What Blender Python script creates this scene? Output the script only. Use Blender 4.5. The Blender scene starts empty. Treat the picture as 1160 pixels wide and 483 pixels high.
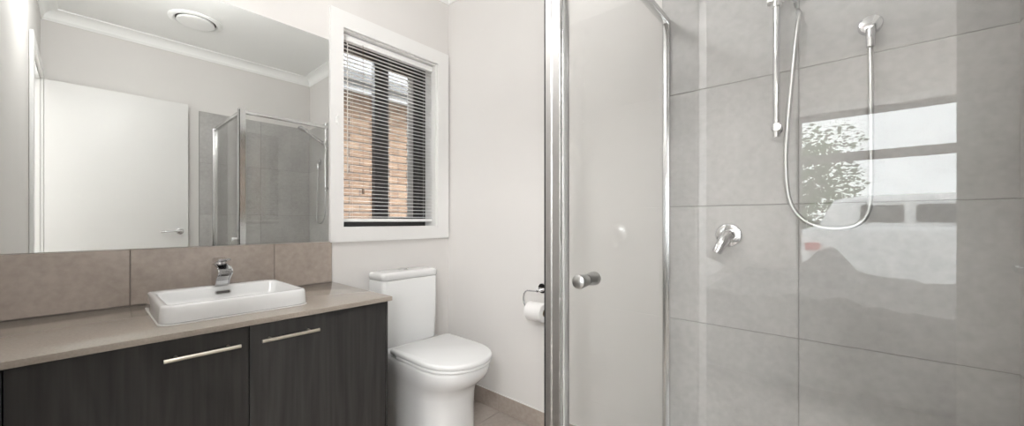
import bpy, bmesh, math, random
from mathutils import Vector, Matrix, noise

# ------------------------------------------------------------------ camera, world, lights
SC = bpy.context.scene
COL = SC.collection
CAM = (2.0127, -1.65, 1.1434)
cam_data = bpy.data.cameras.new('camera')
cam = bpy.data.objects.new('camera', cam_data)
COL.objects.link(cam)
FPX = 423.3
cam_data.sensor_fit = 'HORIZONTAL'
cam_data.sensor_width = 36.0
cam_data.lens = 36.0 * FPX / 1160.0
cam_data.shift_y = (250.7 - 241.5) / 1160.0
cam_data.clip_start = 0.01
cam_data.clip_end = 200
cam.location = CAM
cam.rotation_euler = (math.radians(90), 0, math.atan(368 / 423.3))
SC.camera = cam

world = bpy.data.worlds.new('overcast_sky')
SC.world = world
world.use_nodes = True
WN = world.node_tree
WN.nodes['Background'].inputs[0].default_value = (0.94, 0.97, 1.0, 1)
WN.nodes['Background'].inputs[1].default_value = 11.0

FILL_COL = (1, 0.993, 0.982)
FILL_FLOOR_GLOBE = ((3.05, -2.75, 1.55), 0.17, 110.0)  # unseen bedroom globe at low height, added as fill
# unseen fill globes, added for light: (centre of the glowing globe, radius, emitted watts)
FILL_GLOBES = [((0.95, -1.50, 2.47), 0.090, 22.0), ((2.55, -2.95, 2.50), 0.125, 155.0)]

vs = SC.view_settings
vs.view_transform = 'Standard'
vs.look = 'None'
vs.exposure = 0.0
vs.gamma = 1.0
vs.use_curve_mapping = False
SC.cycles.max_bounces = 14
SC.cycles.transparent_max_bounces = 24
SC.cycles.glossy_bounces = 8
SC.cycles.diffuse_bounces = 6

# ------------------------------------------------------------------ materials
def new_mat(name):
    m = bpy.data.materials.new(name)
    m.use_nodes = True
    nt = m.node_tree
    return m, nt, nt.nodes['Principled BSDF']

def N(nt, t, **kw):
    n = nt.nodes.new(t)
    for k, v in kw.items():
        setattr(n, k, v)
    return n

def mat_plain(name, col, rough=0.5, metal=0.0, spec=0.5, coat=0.0, bump=0.0, bscale=60, var=0.0, vscale=4.0):
    m, nt, b = new_mat(name)
    b.inputs['Base Color'].default_value = (*col, 1)
    b.inputs['Roughness'].default_value = rough
    b.inputs['Metallic'].default_value = metal
    b.inputs['Specular IOR Level'].default_value = spec
    b.inputs['Coat Weight'].default_value = coat
    tc = N(nt, 'ShaderNodeTexCoord')
    nz = N(nt, 'ShaderNodeTexNoise')
    nz.inputs['Scale'].default_value = vscale
    nz.inputs['Detail'].default_value = 5
    nt.links.new(tc.outputs['Object'], nz.inputs['Vector'])
    rp = N(nt, 'ShaderNodeValToRGB')
    a = 1 - var
    rp.color_ramp.elements[0].color = (col[0] * a, col[1] * a, col[2] * a, 1)
    rp.color_ramp.elements[0].position = 0.3
    rp.color_ramp.elements[1].color = (min(1, col[0] * (1 + var)), min(1, col[1] * (1 + var)), min(1, col[2] * (1 + var)), 1)
    rp.color_ramp.elements[1].position = 0.7
    nt.links.new(nz.outputs['Fac'], rp.inputs['Fac'])
    nt.links.new(rp.outputs['Color'], b.inputs['Base Color'])
    if bump > 0:
        n2 = N(nt, 'ShaderNodeTexNoise')
        n2.inputs['Scale'].default_value = bscale
        n2.inputs['Detail'].default_value = 4
        nt.links.new(tc.outputs['Object'], n2.inputs['Vector'])
        bp = N(nt, 'ShaderNodeBump')
        bp.inputs['Strength'].default_value = bump
        bp.inputs['Distance'].default_value = 0.002
        nt.links.new(n2.outputs['Fac'], bp.inputs['Height'])
        nt.links.new(bp.outputs['Normal'], b.inputs['Normal'])
    return m

def mat_tile(name, dark, light, rough=0.42, island=0.05):
    """cement-look porcelain: large soft clouds, fine mottling and a slight shade change per tile"""
    m, nt, b = new_mat(name)
    tc = N(nt, 'ShaderNodeTexCoord')
    geo = N(nt, 'ShaderNodeNewGeometry')
    off = N(nt, 'ShaderNodeVectorMath', operation='SCALE')
    cmb = N(nt, 'ShaderNodeCombineXYZ')
    for i in range(3):
        nt.links.new(geo.outputs['Random Per Island'], cmb.inputs[i])
    nt.links.new(cmb.outputs[0], off.inputs[0])
    off.inputs['Scale'].default_value = 37.0
    add = N(nt, 'ShaderNodeVectorMath', operation='ADD')
    nt.links.new(tc.outputs['Object'], add.inputs[0])
    nt.links.new(off.outputs[0], add.inputs[1])
    n1 = N(nt, 'ShaderNodeTexNoise')
    n1.inputs['Scale'].default_value = 3.2
    n1.inputs['Detail'].default_value = 7
    n1.inputs['Roughness'].default_value = 0.55
    n1.inputs['Distortion'].default_value = 0.6
    n2 = N(nt, 'ShaderNodeTexNoise')
    n2.inputs['Scale'].default_value = 42
    n2.inputs['Detail'].default_value = 6
    for n in (n1, n2):
        nt.links.new(add.outputs[0], n.inputs['Vector'])
    mx = N(nt, 'ShaderNodeMath', operation='MULTIPLY_ADD')
    nt.links.new(n2.outputs['Fac'], mx.inputs[0])
    mx.inputs[1].default_value = 0.45
    mm = N(nt, 'ShaderNodeMath', operation='MULTIPLY')
    nt.links.new(n1.outputs['Fac'], mm.inputs[0])
    mm.inputs[1].default_value = 0.62
    nt.links.new(mm.outputs[0], mx.inputs[2])
    isl = N(nt, 'ShaderNodeMath', operation='MULTIPLY_ADD')
    nt.links.new(geo.outputs['Random Per Island'], isl.inputs[0])
    isl.inputs[1].default_value = island * 2
    nt.links.new(mx.outputs[0], isl.inputs[2])
    rp = N(nt, 'ShaderNodeValToRGB')
    rp.color_ramp.elements[0].position = 0.36
    rp.color_ramp.elements[0].color = (*dark, 1)
    rp.color_ramp.elements[1].position = 0.76
    rp.color_ramp.elements[1].color = (*light, 1)
    nt.links.new(isl.outputs[0], rp.inputs['Fac'])
    nt.links.new(rp.outputs['Color'], b.inputs['Base Color'])
    b.inputs['Roughness'].default_value = rough
    bp = N(nt, 'ShaderNodeBump')
    bp.inputs['Strength'].default_value = 0.08
    bp.inputs['Distance'].default_value = 0.001
    nt.links.new(n2.outputs['Fac'], bp.inputs['Height'])
    nt.links.new(bp.outputs['Normal'], b.inputs['Normal'])
    return m

def mat_wood(name):
    """dark stained oak veneer, grain running vertically with cathedral figure"""
    m, nt, b = new_mat(name)
    tc = N(nt, 'ShaderNodeTexCoord')
    geo = N(nt, 'ShaderNodeObjectInfo')
    mp = N(nt, 'ShaderNodeMapping')
    mp.inputs['Scale'].default_value = (3.0, 7.0, 0.75)
    nt.links.new(tc.outputs['Object'], mp.inputs['Vector'])
    n1 = N(nt, 'ShaderNodeTexNoise')
    n1.inputs['Scale'].default_value = 1.4
    n1.inputs['Detail'].default_value = 2
    n1.inputs['Distortion'].default_value = 0.4
    nt.links.new(mp.outputs[0], n1.inputs['Vector'])
    mul = N(nt, 'ShaderNodeMath', operation='MULTIPLY')
    nt.links.new(n1.outputs['Fac'], mul.inputs[0])
    mul.inputs[1].default_value = 13.0
    fr = N(nt, 'ShaderNodeMath', operation='PINGPONG')
    nt.links.new(mul.outputs[0], fr.inputs[0])
    fr.inputs[1].default_value = 1.0
    mp2 = N(nt, 'ShaderNodeMapping')
    mp2.inputs['Scale'].default_value = (30, 55, 2.2)
    nt.links.new(tc.outputs['Object'], mp2.inputs['Vector'])
    n2 = N(nt, 'ShaderNodeTexNoise')
    n2.inputs['Scale'].default_value = 1.5
    n2.inputs['Detail'].default_value = 4
    nt.links.new(mp2.outputs[0], n2.inputs['Vector'])
    mx = N(nt, 'ShaderNodeMath', operation='MULTIPLY_ADD')
    nt.links.new(fr.outputs[0], mx.inputs[0])
    mx.inputs[1].default_value = 0.30
    nt.links.new(n2.outputs['Fac'], mx.inputs[2])
    rp = N(nt, 'ShaderNodeValToRGB')
    rp.color_ramp.elements[0].position = 0.3
    rp.color_ramp.elements[0].color = (0.024, 0.0232, 0.0225, 1)
    rp.color_ramp.elements[1].position = 0.95
    rp.color_ramp.elements[1].color = (0.045, 0.043, 0.0415, 1)
    nt.links.new(mx.outputs[0], rp.inputs['Fac'])
    nt.links.new(rp.outputs['Color'], b.inputs['Base Color'])
    b.inputs['Roughness'].default_value = 0.5
    b.inputs['Specular IOR Level'].default_value = 0.35
    return m

def mat_glass(name, tint=(0.994, 0.995, 0.992), f0=0.042):
    """thin clear pane: straight-through transmission plus a Fresnel-weighted mirror reflection"""
    m = bpy.data.materials.new(name)
    m.use_nodes = True
    nt = m.node_tree
    nt.nodes.clear()
    out = N(nt, 'ShaderNodeOutputMaterial')
    geo = N(nt, 'ShaderNodeNewGeometry')
    dot = N(nt, 'ShaderNodeVectorMath', operation='DOT_PRODUCT')
    nt.links.new(geo.outputs['Incoming'], dot.inputs[0])
    nt.links.new(geo.outputs['Normal'], dot.inputs[1])
    ab = N(nt, 'ShaderNodeMath', operation='ABSOLUTE')
    nt.links.new(dot.outputs['Value'], ab.inputs[0])
    inv = N(nt, 'ShaderNodeMath', operation='SUBTRACT')
    inv.inputs[0].default_value = 1.0
    nt.links.new(ab.outputs[0], inv.inputs[1])
    pw = N(nt, 'ShaderNodeMath', operation='POWER')
    nt.links.new(inv.outputs[0], pw.inputs[0])
    pw.inputs[1].default_value = 5.0
    ma = N(nt, 'ShaderNodeMath', operation='MULTIPLY_ADD')
    nt.links.new(pw.outputs[0], ma.inputs[0])
    ma.inputs[1].default_value = 1 - f0
    ma.inputs[2].default_value = f0
    tr = N(nt, 'ShaderNodeBsdfTransparent')
    tr.inputs[0].default_value = (*tint, 1)
    gl = N(nt, 'ShaderNodeBsdfGlossy')
    gl.inputs['Roughness'].default_value = 0.0
    mx = N(nt, 'ShaderNodeMixShader')
    nt.links.new(ma.outputs[0], mx.inputs[0])
    nt.links.new(tr.outputs[0], mx.inputs[1])
    nt.links.new(gl.outputs[0], mx.inputs[2])
    nt.links.new(mx.outputs[0], out.inputs[0])
    return m

def mat_emit(name, col, s):
    m = bpy.data.materials.new(name)
    m.use_nodes = True
    nt = m.node_tree
    nt.nodes.clear()
    out = N(nt, 'ShaderNodeOutputMaterial')
    e = N(nt, 'ShaderNodeEmission')
    e.inputs[0].default_value = (*col, 1)
    e.inputs[1].default_value = s
    nt.links.new(e.outputs[0], out.inputs[0])
    return m

def mat_brick(name):
    m, nt, b = new_mat(name)
    tc = N(nt, 'ShaderNodeTexCoord')
    sep = N(nt, 'ShaderNodeSeparateXYZ')
    cmb = N(nt, 'ShaderNodeCombineXYZ')
    nt.links.new(tc.outputs['Object'], sep.inputs[0])
    nt.links.new(sep.outputs['Y'], cmb.inputs['X'])
    nt.links.new(sep.outputs['Z'], cmb.inputs['Y'])
    br = N(nt, 'ShaderNodeTexBrick')
    br.inputs['Scale'].default_value = 1.0
    br.inputs['Brick Width'].default_value = 0.24
    br.inputs['Row Height'].default_value = 0.086
    br.inputs['Mortar Size'].default_value = 0.006
    br.inputs['Mortar Smooth'].default_value = 0.2
    br.inputs['Bias'].default_value = 0.0
    br.inputs['Color1'].default_value = (0.125, 0.074, 0.044, 1)
    br.inputs['Color2'].default_value = (0.175, 0.115, 0.075, 1)
    br.inputs['Mortar'].default_value = (0.030, 0.020, 0.015, 1)
    nt.links.new(cmb.outputs[0], br.inputs['Vector'])
    nz = N(nt, 'ShaderNodeTexNoise')
    nz.inputs['Scale'].default_value = 14
    nz.inputs['Detail'].default_value = 6
    nt.links.new(tc.outputs['Object'], nz.inputs['Vector'])
    mx = N(nt, 'ShaderNodeMix', data_type='RGBA', blend_type='MULTIPLY')
    mx.inputs[0].default_value = 0.45
    nt.links.new(br.outputs['Color'], mx.inputs[6])
    rp = N(nt, 'ShaderNodeValToRGB')
    rp.color_ramp.elements[0].position = 0.35
    rp.color_ramp.elements[0].color = (0.5, 0.42, 0.38, 1)
    rp.color_ramp.elements[1].position = 0.65
    rp.color_ramp.elements[1].color = (1.1, 1.08, 1.05, 1)
    nt.links.new(nz.outputs['Fac'], rp.inputs['Fac'])
    nt.links.new(rp.outputs['Color'], mx.inputs[7])
    nt.links.new(mx.outputs[2], b.inputs['Base Color'])
    b.inputs['Roughness'].default_value = 0.9
    bp = N(nt, 'ShaderNodeBump')
    bp.inputs['Strength'].default_value = 0.6
    bp.inputs['Distance'].default_value = 0.006
    bp.invert = True
    nt.links.new(br.outputs['Fac'], bp.inputs['Height'])
    nt.links.new(bp.outputs['Normal'], b.inputs['Normal'])
    return m

def mat_fabric(name, col):
    m, nt, b = new_mat(name)
    b.inputs['Roughness'].default_value = 0.95
    b.inputs['Sheen Weight'].default_value = 0.25
    tc = N(nt, 'ShaderNodeTexCoord')
    nz = N(nt, 'ShaderNodeTexNoise')
    nz.inputs['Scale'].default_value = 9
    nz.inputs['Detail'].default_value = 5
    nt.links.new(tc.outputs['Object'], nz.inputs['Vector'])
    rp = N(nt, 'ShaderNodeValToRGB')
    rp.color_ramp.elements[0].color = (col[0] * .93, col[1] * .93, col[2] * .93, 1)
    rp.color_ramp.elements[1].color = (*col, 1)
    nt.links.new(nz.outputs['Fac'], rp.inputs['Fac'])
    nt.links.new(rp.outputs['Color'], b.inputs['Base Color'])
    bp = N(nt, 'ShaderNodeBump')
    bp.inputs['Strength'].default_value = 0.3
    bp.inputs['Distance'].default_value = 0.01
    nt.links.new(nz.outputs['Fac'], bp.inputs['Height'])
    nt.links.new(bp.outputs['Normal'], b.inputs['Normal'])
    return m

M = {
    'paint': mat_plain('wall_paint', (0.715, 0.697, 0.680), 0.75, spec=0.25, bump=0.05, bscale=220, var=0.008),
    'ceiling': mat_plain('ceiling_paint', (0.92, 0.925, 0.915), 0.85, spec=0.2, var=0.006),
    'gloss_white': mat_plain('gloss_white_trim', (0.80, 0.795, 0.785), 0.35, var=0.006),
    'door_white': mat_plain('door_white_enamel', (0.72, 0.715, 0.705), 0.4, var=0.006),
    'porcelain': mat_plain('glazed_white_ceramic', (0.76, 0.765, 0.765), 0.12, coat=0.4, var=0.004),
    'plastic': mat_plain('white_seat_plastic', (0.78, 0.785, 0.785), 0.22, var=0.004),
    'chrome': mat_plain('polished_chrome', (0.66, 0.66, 0.67), 0.08, metal=1.0, var=0.0),
    'satin': mat_plain('satin_chrome', (0.55, 0.55, 0.545), 0.3, metal=1.0, var=0.02),
    'nickel': mat_plain('brushed_nickel_warm', (0.80, 0.74, 0.66), 0.3, metal=1.0, var=0.02, vscale=80),
    'alu': mat_plain('bright_anodised_aluminium', (0.70, 0.70, 0.70), 0.16, metal=1.0, var=0.01),
    'seal': mat_plain('black_rubber_seal', (0.015, 0.015, 0.015), 0.6),
    'clear_seal': mat_plain('grey_vinyl_seal', (0.42, 0.42, 0.41), 0.4),
    'wall_tile': mat_tile('warm_grey_wall_tile', (0.345, 0.335, 0.325), (0.47, 0.46, 0.449), 0.38),
    'taupe_tile': mat_tile('taupe_splashback_tile', (0.29, 0.245, 0.212), (0.44, 0.382, 0.34), 0.45),
    'floor_tile': mat_tile('taupe_floor_tile', (0.37, 0.325, 0.288), (0.50, 0.45, 0.41), 0.5),
    'grout': mat_plain('grey_grout', (0.31, 0.30, 0.285), 0.9, var=0.05, vscale=40),
    'dark_grout': mat_plain('taupe_grout', (0.24, 0.21, 0.19), 0.9, var=0.05, vscale=40),
    'stone': mat_plain('polished_taupe_stone', (0.335, 0.292, 0.252), 0.16, coat=0.3, var=0.07, vscale=160),
    'wood': mat_wood('dark_oak_veneer'),
    'black_edge': mat_plain('black_melamine', (0.014, 0.013, 0.013), 0.5),
    'glass': mat_glass('clear_shower_glass'),
    'window_glass': mat_glass('clear_window_glass', (0.97, 0.98, 0.975)),
    'black_frame': mat_plain('black_powdercoat', (0.02, 0.018, 0.017), 0.4, var=0.05),
    'grey_frame': mat_plain('grey_frame_and_lit_face', (0.30, 0.29, 0.28), 0.5, var=0.03),
    'slat': mat_plain('white_blind_slat', (0.88, 0.88, 0.87), 0.4, var=0.005),
    'cord': mat_plain('off_white_cord', (0.62, 0.60, 0.57), 0.9),
    'tassel': mat_plain('brown_wood_tassel', (0.16, 0.11, 0.08), 0.5),
    'brick': mat_brick('tan_brick'),
    'fascia': mat_plain('pale_grey_fascia', (0.16, 0.16, 0.162), 0.5, var=0.02),
    'gutter': mat_plain('dark_grey_gutter', (0.035, 0.035, 0.036), 0.5, var=0.02),
    'roof': mat_plain('grey_roof_tile', (0.035, 0.035, 0.037), 0.8, var=0.1, vscale=6),
    'paper': mat_plain('soft_toilet_paper', (0.80, 0.79, 0.78), 0.95, bump=0.3, bscale=120, var=0.01),
    'card': mat_plain('brown_cardboard', (0.30, 0.24, 0.18), 0.9, var=0.05),
    'dark_slot': mat_plain('dark_recess', (0.09, 0.085, 0.08), 0.6),
    'duvet': mat_fabric('white_cotton_duvet', (0.84, 0.84, 0.835)),
    'throw': mat_fabric('grey_cotton_cover', (0.24, 0.24, 0.242)),
    'bed_base': mat_fabric('charcoal_bed_base', (0.12, 0.12, 0.125)),
    'carpet': mat_plain('grey_carpet', (0.32, 0.30, 0.28), 1.0, bump=0.6, bscale=400, var=0.06, vscale=80),
    'concrete': mat_plain('driveway_concrete', (0.45, 0.44, 0.42), 0.9, var=0.06),
    'lawn': mat_plain('lawn_green', (0.10, 0.16, 0.05), 0.95, var=0.3, vscale=3),
    'leaf': mat_plain('tree_leaf_green', (0.17, 0.25, 0.10), 0.7, var=0.35, vscale=3),
    'bark': mat_plain('tree_bark', (0.12, 0.09, 0.07), 0.95, bump=0.7, bscale=30, var=0.2),
    'car_white': mat_plain('white_car_paint', (0.78, 0.78, 0.78), 0.25, coat=0.6),
    'car_glass': mat_plain('dark_car_glass', (0.04, 0.045, 0.05), 0.08),
    'tail_red': mat_plain('red_tail_lens', (0.45, 0.03, 0.02), 0.2),
    'tyre': mat_plain('black_tyre', (0.02, 0.02, 0.02), 0.8),
    'fence': mat_plain('grey_steel_fence', (0.20, 0.20, 0.21), 0.6, var=0.05),
    'silicone': mat_plain('white_silicone', (0.72, 0.71, 0.69), 0.4),
}
# mirror silver
_m, _nt, _b = new_mat('mirror_silver')
_b.inputs['Base Color'].default_value = (0.90, 0.915, 0.905, 1)
_b.inputs['Metallic'].default_value = 1
_b.inputs['Roughness'].default_value = 0.0
M['mirror'] = _m

# ------------------------------------------------------------------ helpers
def finish(name, bm, mats, parent=None, smooth=35, loc=None):
    bmesh.ops.recalc_face_normals(bm, faces=bm.faces)
    me = bpy.data.meshes.new(name)
    bm.to_mesh(me)
    bm.free()
    if not isinstance(mats, (list, tuple)):
        mats = [mats]
    for m in mats:
        me.materials.append(m)
    if smooth:
        for p in me.polygons:
            p.use_smooth = True
        me.set_sharp_from_angle(angle=math.radians(smooth))
    o = bpy.data.objects.new(name, me)
    COL.objects.link(o)
    if loc is not None:
        o.location = loc
    if parent is not None:
        o.parent = parent
        w = Matrix.Identity(4)
        p = parent
        while p is not None:
            w = Matrix.Translation(p.location) @ p.rotation_euler.to_matrix().to_4x4() @ w
            p = p.parent
        if loc is None:
            me.transform(w.inverted())
    return o

def thing(name, label, cat, loc, group=None):
    o = bpy.data.objects.new(name, None)
    o.empty_display_size = 0.05
    COL.objects.link(o)
    o.location = loc
    tag(o, label, cat, group)
    return o

def tag(o, label, cat, group=None):
    o['label'] = label
    o['category'] = cat
    if group:
        o['group'] = group
    return o

def struct(o, label=None):
    o['kind'] = 'structure'
    if label:
        o['label'] = label
    return o

def origin_to(o, p):
    """put a mesh object's origin at p (world)"""
    o.data.transform(Matrix.Translation(-Vector(p)))
    o.location = p
    return o

def box(bm, x0, x1, y0, y1, z0, z1, bevel=0.0, seg=2, mi=0, rot=None):
    c = Vector(((x0 + x1) / 2, (y0 + y1) / 2, (z0 + z1) / 2))
    mat = Matrix.Translation(c)
    if rot is not None:
        mat = mat @ rot
    mat = mat @ Matrix.Diagonal((abs(x1 - x0), abs(y1 - y0), abs(z1 - z0), 1))
    r = bmesh.ops.create_cube(bm, size=1.0, matrix=mat)
    vs_ = r['verts']
    fs = set(f for v in vs_ for f in v.link_faces)
    for f in fs:
        f.material_index = mi
    if bevel > 0:
        es = list(set(e for v in vs_ for e in v.link_edges))
        rb = bmesh.ops.bevel(bm, geom=es, offset=bevel, offset_type='OFFSET', segments=seg, profile=0.6, affect='EDGES', clamp_overlap=True)
        for f in rb['faces']:
            f.material_index = mi
    return vs_

def BX(*a, **k):
    bm = bmesh.new()
    box(bm, *a, **k)
    return bm

def frame_axes(d):
    d = Vector(d).normalized()
    a = Vector((0, 0, 1)) if abs(d.z) < 0.9 else Vector((1, 0, 0))
    u = d.cross(a).normalized()
    v = d.cross(u).normalized()
    return d, u, v

def tube(bm, pts, rad, n=14, caps=True, mi=0):
    pts = [Vector(p) for p in pts]
    rads = rad if isinstance(rad, (list, tuple)) else [rad] * len(pts)
    rings = []
    pu = None
    for i, p in enumerate(pts):
        if i == 0:
            d = pts[1] - pts[0]
        elif i == len(pts) - 1:
            d = pts[-1] - pts[-2]
        else:
            d = (pts[i + 1] - pts[i]).normalized() + (pts[i] - pts[i - 1]).normalized()
        d.normalize()
        if pu is None:
            _, u, v = frame_axes(d)
        else:
            u = (pu - d * pu.dot(d)).normalized()
            v = d.cross(u)
        pu = u
        rings.append([bm.verts.new(p + (u * math.cos(t) + v * math.sin(t)) * rads[i]) for t in [2 * math.pi * k / n for k in range(n)]])
    for a, b in zip(rings, rings[1:]):
        for k in range(n):
            f = bm.faces.new((a[k], a[(k + 1) % n], b[(k + 1) % n], b[k]))
            f.material_index = mi
    if caps:
        for r in (rings[0][::-1], rings[-1]):
            f = bm.faces.new(r)
            f.material_index = mi
    return rings

def lathe(bm, prof, origin, axis, n=36, mi=0, closed=True):
    """prof: (distance along axis, radius)"""
    d, u, v = frame_axes(axis)
    o = Vector(origin)
    rings = []
    for h, r in prof:
        if r <= 1e-6:
            rings.append([bm.verts.new(o + d * h)])
        else:
            rings.append([bm.verts.new(o + d * h + (u * math.cos(t) + v * math.sin(t)) * r) for t in [2 * math.pi * k / n for k in range(n)]])
    for a, b in zip(rings, rings[1:]):
        for k in range(n):
            k2 = (k + 1) % n
            if len(a) == 1 and len(b) == 1:
                continue
            if len(a) == 1:
                f = bm.faces.new((a[0], b[k2], b[k]))
            elif len(b) == 1:
                f = bm.faces.new((a[k], a[k2], b[0]))
            else:
                f = bm.faces.new((a[k], a[k2], b[k2], b[k]))
            f.material_index = mi
    if closed:
        for r in (rings[0], rings[-1]):
            if len(r) > 2:
                bm.faces.new(r).material_index = mi
    return rings

def smooth_path(pts, sub=10):
    """Catmull-Rom through pts"""
    P = [Vector(p) for p in pts]
    P = [P[0] * 2 - P[1]] + P + [P[-1] * 2 - P[-2]]
    out = []
    for i in range(1, len(P) - 2):
        for k in range(sub):
            t = k / sub
            a, b, c, d = P[i - 1], P[i], P[i + 1], P[i + 2]
            out.append(0.5 * ((2 * b) + (c - a) * t + (2 * a - 5 * b + 4 * c - d) * t * t + (3 * b - a - 3 * c + d) * t ** 3))
    out.append(P[-2])
    return out

def loft(bm, loops, cap0=True, cap1=True, mi=0):
    R = [[bm.verts.new(p) for p in l] for l in loops]
    n = len(R[0])
    for a, b in zip(R, R[1:]):
        for k in range(n):
            bm.faces.new((a[k], a[(k + 1) % n], b[(k + 1) % n], b[k])).material_index = mi
    if cap0:
        bm.faces.new(R[0][::-1]).material_index = mi
    if cap1:
        bm.faces.new(R[-1]).material_index = mi
    return R

def rrect(x0, x1, y0, y1, r, z, n=8):
    pts = []
    for cx, cy, a0 in ((x1 - r, y1 - r, 0), (x0 + r, y1 - r, 90), (x0 + r, y0 + r, 180), (x1 - r, y0 + r, 270)):
        for k in range(n + 1):
            a = math.radians(a0 + 90 * k / n)
            pts.append(Vector((cx + r * math.cos(a), cy + r * math.sin(a), z)))
    return pts

def extrude_poly(bm, poly, vec, mi=0):
    vec = Vector(vec)
    a = [bm.verts.new(Vector(p)) for p in poly]
    b = [bm.verts.new(Vector(p) + vec) for p in poly]
    n = len(a)
    for k in range(n):
        bm.faces.new((a[k], a[(k + 1) % n], b[(k + 1) % n], b[k])).material_index = mi
    bm.faces.new(a[::-1]).material_index = mi
    bm.faces.new(b).material_index = mi

# ------------------------------------------------------------------ the setting: bathroom shell
RW = 2.39           # wall_right x
FY = -1.85          # wall_front inner y (the doorway wall)
CH = 2.70           # ceiling
T = 0.4717          # tile module
# window opening in wall_left
WY0, WY1, WZ0, WZ1 = -0.733, -0.099, 1.103, 2.188

bm = bmesh.new()
box(bm, -0.22, 0, FY - 0.12, WY0, -0.02, CH)
box(bm, -0.22, 0, WY1, 0.12, -0.02, CH)
box(bm, -0.22, 0, WY0, WY1, -0.02, WZ0)
box(bm, -0.22, 0, WY0, WY1, WZ1, CH)
struct(finish('wall_left', bm, M['paint'], smooth=0))
struct(finish('wall_back', BX(0, RW + 0.12, 0, 0.12, -0.02, CH), M['paint'], smooth=0))
struct(finish('wall_right', BX(RW, RW + 0.12, FY - 0.12, 0, -0.02, CH), M['paint'], smooth=0))
DX0, DX1, DZ = 1.53, 2.335, 2.185
bm = bmesh.new()
box(bm, 0, DX0, FY - 0.12, FY, -0.02, CH)
box(bm, DX1, RW, FY - 0.12, FY, -0.02, CH)
box(bm, DX0, DX1, FY - 0.12, FY, DZ, CH)
struct(finish('wall_front', bm, M['paint'], smooth=0))
struct(finish('ceiling', BX(-0.22, RW + 0.12, FY - 0.12, 0.12, CH, CH + 0.05), M['ceiling'], smooth=0))

def tile_grid(bm, us, vs_, place, gap=0.0027, depth=0.006, mi=0):
    """one bevelled tile per cell; place(u0,u1,v0,v1) -> box limits"""
    for u0, u1 in zip(us, us[1:]):
        for v0, v1 in zip(vs_, vs_[1:]):
            lim = place(u0 + gap / 2, u1 - gap / 2, v0 + gap / 2, v1 - gap / 2)
            box(bm, *lim, bevel=0.0012, seg=1, mi=mi)

# floor: slab of grout with tiles set in it
xs = [0.0, 0.487 - T + 0.0] + [0.487 + T * k for k in range(4)] + [RW]
ys = [FY, -3 * T, -2 * T, -T, 0.0]
ys = [FY] + [-T * k + 0.0 for k in (3, 2, 1, 0)]
bm = bmesh.new()
box(bm, -0.02, RW + 0.1, FY - 0.12, 0.02, -0.05, -0.003, mi=1)
tile_grid(bm, xs, ys, lambda a, b, c, d: (a, b, c, d, -0.006, 0.0))
struct(finish('floor', bm, [M['floor_tile'], M['dark_grout']], smooth=0))

# shower wall tiles
zs = [0.002, 0.2605, 0.7322, 1.2038, 1.6755, 2.147]
xb = [1.4435, 1.912, RW - 0.001]
bm = bmesh.new()
box(bm, 1.4435, RW - 0.001, -0.0065, -0.0005, 0.001, 2.147, mi=1)
tile_grid(bm, xb, zs, lambda a, b, c, d: (a, b, -0.009, -0.003, c, d))
struct(finish('wall_back_tiles', bm, [M['wall_tile'], M['grout']], smooth=0))
bm = bmesh.new()
box(bm, RW - 0.0065, RW - 0.0005, -0.951, -0.0095, 0.001, 2.147, mi=1)
tile_grid(bm, [-0.951, -0.472, -0.0095], zs, lambda a, b, c, d: (RW - 0.009, RW - 0.003, a, b, c, d))
struct(finish('wall_right_tiles', bm, [M['wall_tile'], M['grout']], smooth=0))

# skirting tiles on the back wall, on the left wall behind the toilet and on the right wall
bm = bmesh.new()
box(bm, 0, 1.4425, -0.005, -0.0005, 0.001, 0.104, mi=1)
tile_grid(bm, [0.011, 0.487, 0.487 + T, 1.4425], [0.001, 0.106], lambda a, b, c, d: (a, b, -0.010, -0.002, c, d))
box(bm, 0.011, 1.4425, -0.0102, -0.0005, 0.1042, 0.1072, mi=2)
struct(finish('baseboard_back', bm, [M['taupe_tile'], M['dark_grout'], M['silicone']], smooth=0))
bm = bmesh.new()
tile_grid(bm, [-0.775, -0.41, -0.011], [0.001, 0.106], lambda a, b, c, d: (0.0005, 0.010, a, b, c, d))
struct(finish('baseboard_left', bm, [M['taupe_tile']], smooth=0))
bm = bmesh.new()
tile_grid(bm, [FY + 0.001, -1.4, -0.952], [0.001, 0.106], lambda a, b, c, d: (RW - 0.010, RW - 0.0005, a, b, c, d))
struct(finish('baseboard_right', bm, [M['taupe_tile']], smooth=0))

# cove cornice round the ceiling (one trim per wall)
def cornice(name, p0, p1, inward):
    prof = [(0, 0), (0.0, -0.075), (0.006, -0.075), (0.010, -0.066)]
    for k in range(9):
        a = math.radians(90 * k / 8)
        prof.append((0.075 - 0.060 * math.cos(a) , -0.060 + 0.05 * math.sin(a)))
    prof += [(0.083, -0.008), (0.083, 0)]
    p0, p1, q = Vector(p0), Vector(p1), Vector(inward)
    bm = bmesh.new()
    a = [bm.verts.new(p0 + q * u + Vector((0, 0, v)) + (p1 - p0).normalized() * 0) for u, v in prof]
    b = [bm.verts.new(p1 + q * u + Vector((0, 0, v))) for u, v in prof]
    n = len(a)
    for k in range(n):
        bm.faces.new((a[k], a[(k + 1) % n], b[(k + 1) % n], b[k]))
    bm.faces.new(a[::-1])
    bm.faces.new(b)
    return struct(finish(name, bm, M['ceiling'], smooth=30))
e = 0.0004
cornice('trim_1', (e, FY + e, CH - e), (e, -e, CH - e), (1, 0, 0))
cornice('trim_2', (e, -e, CH - e), (RW - e, -e, CH - e), (0, -1, 0))
cornice('trim_3', (RW - e, FY + e, CH - e), (RW - e, -e, CH - e), (-1, 0, 0))
cornice('trim_4', (e, FY + e, CH - e), (RW - e, FY + e, CH - e), (0, 1, 0))

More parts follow.
